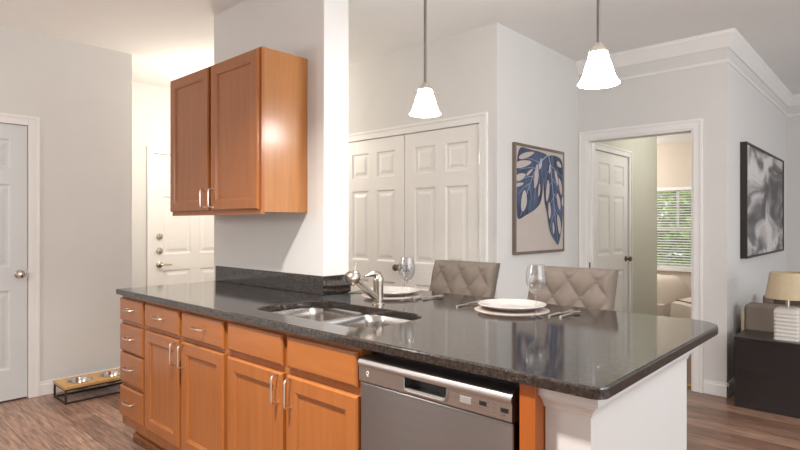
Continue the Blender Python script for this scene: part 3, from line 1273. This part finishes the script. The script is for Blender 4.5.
# ------------------------------------------------------------------ pictures
AW, AH = .80, .837
ar = thing('leaf_picture', 'framed print of two blue split leaves on a beige ground', 'picture', (XA, 3.565, 1.07), R90)
bm = nb()
fw = .022
for a, b, c, d_ in ((0, fw, 0, AH), (AW - fw, AW, 0, AH), (fw, AW - fw, 0, fw), (fw, AW - fw, AH - fw, AH)):
    box(bm, a, b, -.026, 0, c, d_, .002, 1)
link('frame', bm, M['frame_taupe'], ar)
bm = nb()
box(bm, fw, AW - fw, -.022, -.004, fw, AH - fw)
cv = link('canvas', bm, M['canvas'], ar)
iw, ih = AW - 2 * fw, AH - 2 * fw


def P2(u, v, lay):
    return (fw + min(max(u, 0.004), .996) * iw, -.022 - .0006 * lay, fw + (1 - min(max(v, .004), .996)) * ih)


def smooth_loop(pts, n=6):
    out = []
    N = len(pts)
    for i in range(N):
        p0, p1, p2, p3 = pts[i - 1], pts[i], pts[(i + 1) % N], pts[(i + 2) % N]
        for k in range(n):
            t = k / n
            out.append(tuple(.5 * (2 * p1[c] + (p2[c] - p0[c]) * t + (2 * p0[c] - 5 * p1[c] + 4 * p2[c] - p3[c]) * t * t + (3 * p1[c] - p0[c] - 3 * p2[c] + p3[c]) * t ** 3) for c in (0, 1)))
    return out


def flat_poly(bm, loop, lay):
    vs = [bm.verts.new(P2(u, v, lay)) for u, v in loop]
    es = [bm.edges.new((vs[i], vs[(i + 1) % len(vs)])) for i in range(len(vs))]
    bmesh.ops.triangle_fill(bm, use_beauty=True, use_dissolve=False, edges=es)


def ell(cx, cy, rx, ry, a):
    a = math.radians(a)
    o = []
    for k in range(20):
        t = 2 * PI * k / 20
        x, y = rx * math.cos(t), ry * math.sin(t) * (1 - .25 * math.cos(t))
        o.append((cx + x * math.cos(a) - y * math.sin(a), cy + x * math.sin(a) + y * math.cos(a)))
    return o


def vein(bm, pts, wd, lay):
    L = []
    R = []
    for i, (u, v) in enumerate(pts):
        a = pts[max(0, i - 1)]
        b = pts[min(len(pts) - 1, i + 1)]
        dx, dy = b[0] - a[0], b[1] - a[1]
        l = math.hypot(dx, dy) or 1
        s = wd * (1 - .6 * i / (len(pts) - 1))
        L.append(bm.verts.new(P2(u - dy / l * s, v + dx / l * s, lay)))
        R.append(bm.verts.new(P2(u + dy / l * s, v - dx / l * s, lay)))
    for i in range(len(pts) - 1):
        bm.faces.new((L[i], L[i + 1], R[i + 1], R[i]))


leaves = [
    dict(out=[(.10, .01), (.30, .015), (.50, .02), (.64, .05), (.60, .16), (.55, .28), (.53, .42), (.48, .53), (.36, .60), (.20, .65), (.04, .69), (.01, .60), (.01, .40), (.01, .33), (.01, .20), (.03, .08)],
         holes=[(.20, .075, .13, .022, -14), (.13, .165, .14, .028, -10), (.08, .29, .085, .026, -14), (.06, .365, .07, .014, -10), (.40, .27, .035, .10, 12), (.15, .52, .045, .085, 14), (.49, .14, .022, .05, 25), (.26, .235, .06, .012, -28), (.46, .40, .016, .055, 8)],
         rib=[(.62, .05), (.52, .10), (.42, .17), (.33, .26), (.26, .36), (.18, .48), (.08, .66)],
         veins=[[(.47, .13), (.34, .11), (.16, .10)], [(.40, .19), (.26, .19), (.06, .22)], [(.33, .27), (.18, .29), (.03, .34)], [(.28, .34), (.16, .38), (.03, .46)], [(.42, .18), (.46, .28), (.46, .42)], [(.33, .27), (.38, .4), (.34, .55)], [(.26, .37), (.29, .48), (.25, .6)]]),
    dict(out=[(.58, .09), (.68, .04), (.80, .03), (.93, .05), (.985, .12), (.99, .30), (.985, .45), (.99, .60), (.97, .76), (.93, .87), (.88, .955), (.80, .91), (.71, .84), (.66, .74), (.62, .62), (.57, .50), (.55, .34), (.55, .18)],
         holes=[(.90, .115, .05, .022, 20), (.84, .255, .022, .07, -24), (.93, .34, .024, .075, -20), (.64, .40, .030, .09, 10), (.89, .50, .028, .075, -22), (.68, .60, .024, .07, -4), (.90, .74, .032, .085, -14), (.69, .17, .018, .045, 14), (.77, .78, .016, .05, -8), (.985, .5, .02, .04, 0)],
         rib=[(.66, .05), (.70, .14), (.73, .28), (.76, .44), (.79, .60), (.83, .77), (.88, .945)],
         veins=[[(.70, .14), (.80, .17), (.96, .24)], [(.73, .27), (.84, .33), (.97, .45)], [(.76, .42), (.86, .48), (.97, .61)], [(.79, .58), (.87, .66), (.95, .79)], [(.71, .16), (.63, .22), (.57, .32)], [(.74, .30), (.66, .36), (.59, .47)], [(.77, .46), (.70, .52), (.64, .62)], [(.80, .62), (.74, .68), (.69, .77)]]),
]
for li, Lf in enumerate(leaves):
    bm = nb()
    flat_poly(bm, smooth_loop(Lf['out']), 1 + 4 * li)
    lf = link('leaf', bm, M['ink'], cv)
    for h_ in Lf['holes']:
        bm = nb()
        flat_poly(bm, ell(h_[0], h_[1], h_[2] * 1.2, h_[3] * 1.2, h_[4]), 2 + 4 * li)
        link('leaf_hole', bm, M['canvas'], lf)
    bm = nb()
    vein(bm, Lf['rib'], .008, 3 + 4 * li)
    for v_ in Lf['veins']:
        vein(bm, v_, .0035, 3 + 4 * li)
    link('leaf_veins', bm, M['leafvein'], cv)

AW2, AH2 = 1.83, .945
a2 = thing('abstract_picture', 'dark-framed abstract print in grey washes on the living room wall', 'picture', (XR, 5.146, 1.02), R90)
bm = nb()
fw = .018
for a, b, c, d_ in ((0, fw, 0, AH2), (AW2 - fw, AW2, 0, AH2), (fw, AW2 - fw, 0, fw), (fw, AW2 - fw, AH2 - fw, AH2)):
    box(bm, a, b, -.05, 0, c, d_, .002, 1)
link('frame', bm, M['frame_dark'], a2)
bm = nb()
box(bm, fw, AW2 - fw, -.040, -.004, fw, AH2 - fw)
cv2 = link('canvas', bm, M['abstract'], a2)
for x, z, rx, rz_ in ((1.56, .17, .05, .05), (1.57, .10, .03, .02), (1.38, .09, .02, .02)):
    bm = nb()
    for k in range(14):
        t = 2 * PI * k / 14
        t2 = 2 * PI * (k + 1) / 14
        vs = [bm.verts.new((x + s * rx * math.cos(q), -.041, z + s * rz_ * math.sin(q))) for s, q in ((1, t), (1, t2), (.6, t2), (.6, t))]
        bm.faces.new(vs)
    bmesh.ops.remove_doubles(bm, verts=bm.verts, dist=1e-5)
    link('ink_mark', bm, M['frame_taupe'], cv2)

# ------------------------------------------------------------------ pet feeder by the left wall
pf = thing('pet_feeder', 'raised pet feeder with bamboo top and iron frame on the floor by the left door', 'pet feeder', (-4.71, 1.283, 0))
FL, FWD, FH = .505, .265, .125
bm = nb()
s = .012
for x in (0, FWD - s):
    for y in (0, FL - s):
        box(bm, x, x + s, y, y + s, 0, FH - .018)
for z in (0, FH - .03):
    for x in (0, FWD - s):
        box(bm, x, x + s, s, FL - s, z, z + s)
    for y in (0, FL - s):
        box(bm, s, FWD - s, y, y + s, z, z + s)
link('frame', bm, M['iron'], pf)
bm = nb()
by = (.137, .362)
circ = lambda cy, r_, n=28: [(FWD / 2 + r_ * math.cos(2 * PI * k / n), cy + r_ * math.sin(2 * PI * k / n)) for k in range(n)]
tp = fill_region(bm, [(-.004, -.004), (FWD + .004, -.004), (FWD + .004, FL + .004), (-.004, FL + .004)], [circ(c, .082) for c in by], FH)
bt = fill_region(bm, [(-.004, -.004), (FWD + .004, -.004), (FWD + .004, FL + .004), (-.004, FL + .004)], [circ(c, .082) for c in by], FH - .018)
for a, b in zip(tp, bt):
    for i in range(len(a)):
        j = (i + 1) % len(a)
        bm.faces.new((a[i], a[j], b[j], b[i]))
link('board_top', bm, M['bamboo'], pf)
for c in by:
    bm = nb()
    lathe(bm, [(0, -.062), (.05, -.062), (.062, -.055), (.074, -.02), (.079, 0), (.088, .003), (.088, .0045), (.077, .003), (.072, -.018), (.058, -.052), (.048, -.058), (0, -.058)], Matrix.Translation((FWD / 2, c, FH)), 32)
    b_ = link('pet_bowl', bm, M['sinksteel'], None, True)
    b_.location = pf.location
    tag(b_, 'steel pet bowl set in the bamboo feeder, %s' % ('nearer the left door' if c < .2 else 'nearer the drawer cabinet'), 'bowl', 'pet bowls in the feeder')

# ------------------------------------------------------------------ living-room corner
tb = thing('side_table', 'dark espresso box side table with a solid front at the right edge', 'side table', (-.90, 4.507, 0))
TW, TD, TH = .60, .36, .50
bm = nb()
box(bm, 0, TW, 0, TD, TH - .03, TH, .003)
link('table_top', bm, M['darkwood'], tb)
bm = nb()
box(bm, .002, TW - .002, .004, .022, 0, TH - .03)
link('front_panel', bm, M['darkwood'], tb)
for x in (.002, TW - .022):
    bm = nb()
    box(bm, x, x + .02, .022, TD - .004, 0, TH - .03)
    link('side_panel', bm, M['darkwood'], tb)

lp = thing('table_lamp', 'table lamp with ribbed white ceramic base and tan shade on the dark side table', 'lamp', (-.60, 4.63, TH))
bm = nb()
rings = []
for k in range(61):
    z = .225 * k / 60
    hw = .072 + .0016 * math.sin(2 * PI * z / .026)
    if z > .20:
        hw *= math.sqrt(max(.05, 1 - ((z - .20) / .030) ** 2))
    rings.append([(x, y, z) for x, y in rrect(-hw, hw, -hw, hw, hw * .25, 4)])
loft(bm, rings)
link('base', bm, M['ceramic'], lp, True)
bm = nb()
tube(bm, [(0, 0, .215), (0, 0, .29)], .012, 12)
link('neck', bm, M['nickel'], lp, True)
bm = nb()
lathe(bm, [(.133, .285), (.105, .465), (.103, .465), (.131, .285), (.133, .285)], seg=40)
link('lamp_shade', bm, M['lampshade'], lp, True)
bm = nb()
for a in range(3):
    q = 2 * PI * a / 3
    tube(bm, [(0, 0, .288), (.126 * math.cos(q), .126 * math.sin(q), .31)], .002, 6)
link('shade_spider', bm, M['nickel'], lp)

sf = thing('armchair', 'taupe upholstered armchair against the wall behind the dark side table', 'armchair', (-.91, 4.90, 0))
def cushion_box(bm, x0, x1, y0, y1, z0, z1, b):
    box(bm, x0, x1, y0, y1, z0, z1, b, 4)
for y in (0, .72):
    bm = nb()
    cushion_box(bm, 0, .80, y, y + .16, .08, .69, .03)
    link('arm', bm, M['sofa'], sf, True)
bm = nb()
cushion_box(bm, 0, .18, .16, .72, .10, .60, .025)
link('backrest', bm, M['sofa'], sf, True)
bm = nb()
cushion_box(bm, .17, .80, .16, .72, .12, .30, .02)
link('seat_base', bm, M['sofa'], sf, True)
bm = nb()
cushion_box(bm, .18, .80, .163, .717, .30, .44, .04)
link('seat_cushion', bm, M['sofa'], sf, True)
bm = nb()
box(bm, -.022, 0, .0, .16, .10, .655, .006)
link('back_panel', bm, M['sofaback'], sf)
for x in (.05, .75):
    for y in (.05, .83):
        bm = nb()
        box(bm, x - .02, x + .02, y - .02, y + .02, 0, .11)
        link('leg', bm, M['darkwood'], sf)
pw = nb()
bmesh.ops.create_uvsphere(pw, u_segments=28, v_segments=16, radius=1)
for v in pw.verts:
    x, y, z = v.co
    k = lambda c: math.copysign(abs(c) ** .55, c)
    v.co = Vector((k(x) * .20, k(y) * .065, k(z) * .155))
po = link('throw_pillow', pw, M['pillow'], None, True)
po.location = (-.56, 5.155, .640)
po.rotation_euler = (math.radians(-8), 0, 0)
tag(po, 'dark brown throw pillow leaning on the armchair arm behind the lamp', 'pillow')

# ------------------------------------------------------------------ bed seen through the opening
bd = thing('bed', 'bed with rumpled cream bedding under the bedroom window', 'bed', (-2.93, 8.15, 0.012))
bm = nb()
box(bm, -.9, .66, -.72, .72, .06, .26, .02)
link('bed_base', bm, M['bedding'], bd, True)
bm = nb()
nx, ny = 40, 30
g = []
for i in range(nx + 1):
    row = []
    for j in range(ny + 1):
        u, v = i / nx, j / ny
        x = -.93 + 1.62 * u
        y = -.75 + 1.5 * v
        ex = min(1, (1 - u) * 1.62 / .30)
        ey = min(1, min(v, 1 - v) * 1.5 / .22)
        z = .54 * math.sqrt(max(0, 1 - (1 - ex) ** 2)) * math.sqrt(max(0, 1 - (1 - ey) ** 2)) + .012 * math.sin(9 * x + 3 * y) * ex * ey
        row.append(bm.verts.new((x, y, max(.04, z))))
    g.append(row)
for i in range(nx):
    for j in range(ny):
        bm.faces.new((g[i][j], g[i + 1][j], g[i + 1][j + 1], g[i][j + 1]))
rimv = [g[i][0] for i in range(nx + 1)] + [g[nx][j] for j in range(1, ny + 1)] + [g[i][ny] for i in range(nx - 1, -1, -1)] + [g[0][j] for j in range(ny - 1, 0, -1)]
low = [bm.verts.new((v.co.x, v.co.y, .03)) for v in rimv]
for i in range(len(rimv)):
    k = (i + 1) % len(rimv)
    bm.faces.new((rimv[i], rimv[k], low[k], low[i]))
bm.faces.new(low)
link('duvet', bm, M['bedding'], bd, True)

bn = thing('bed_bench', 'low bench with a cream throw at the foot of the bed', 'bench', (-1.70, 7.75, 0.012))
bm = nb()
box(bm, -.36, .40, -.5, .5, .10, .27, .05, 4)
link('cushion', bm, M['bedding'], bn, True)
for x in (-.3, .34):
    for y in (-.44, .44):
        bm = nb()
        box(bm, x - .02, x + .02, y - .02, y + .02, 0, .12)
        link('leg', bm, M['chairleg'], bn)
th = nb()
rg = []
for k in range(25):
    t = k / 24
    x = -.42 + .86 * t
    rg.append([(x, y, zz + .012 * math.sin(14 * t + q)) for y, zz, q in ((-.56, .09, 0), (-.535, .20, .6), (-.50, .305, 1.2), (-.2, .31, 1.8), (.3, .30, 2.4), (.3, .285, 2.4), (-.2, .295, 1.8), (-.49, .29, 1.2), (-.52, .20, .6), (-.545, .09, 0))])
loft(th, rg)
tho = link('throw_blanket', th, M['bedding'], None, True)
tho.location = (-1.70, 7.75, 0.012)
tag(tho, 'cream throw blanket with brown edging draped over the low bench', 'blanket')
bm = nb()
tube(bm, [(-.42 + .86 * k / 24, -.30 + .03 * math.sin(k * .7), .322 + .012 * math.sin(14 * k / 24 + 2.4)) for k in range(25)], .010, 8)
link('brown_edging', bm, M['throw'], tho, True)

# ------------------------------------------------------------------ garden outside the bedroom window
bm = nb()
box(bm, -14, 6, 9.2, 30, -.6, -.5)
struct('ground_outside', bm, M['lawn'])
trees = [(-5.0, 15.6, 1.5, 1.75), (-2.4, 13.8, .9, 1.4), (-4.5, 11.6, .3, .9), (-5.2, 21.5, 2.6, 3.4)]
tl = ['broad green tree outside the bedroom window, left of the muntin', 'green tree right of the muntin outside the bedroom window', 'low green bush close outside the bedroom window', 'tallest green tree far back outside the bedroom window']
for (x, y, z, rad), lab in zip(trees, tl):
    t = thing('garden_tree', lab, 'tree', (x, y, -.5), 0, 'trees outside the bedroom window')
    bm = nb()
    tube(bm, [(0, 0, 0), (.03, 0, (z + .5) * .5), (0, .02, z + .5)], [.12, .09, .05], 8)
    link('trunk', bm, M['bark'], t)
    bm = nb()
    rnd = random.Random(int(x * 100))
    for k in range(2600):
        a = Vector((rnd.gauss(0, 1), rnd.gauss(0, 1), rnd.gauss(0, 1))).normalized() * rad * rnd.uniform(.55, 1.0)
        a.z = a.z * .85 + z + .5
        if a.z < .05:
            continue
        d1 = Vector((rnd.gauss(0, 1), rnd.gauss(0, 1), rnd.gauss(0, .6))).normalized()
        d2 = d1.cross(Vector((rnd.gauss(0, 1), rnd.gauss(0, 1), rnd.gauss(0, 1)))).normalized()
        s_ = rnd.uniform(.10, .2)
        bm.faces.new([bm.verts.new(a + q) for q in (-d1 * s_, d2 * s_ * .45, d1 * s_, -d2 * s_ * .45)])
    link('foliage', bm, M['foliage'], t)
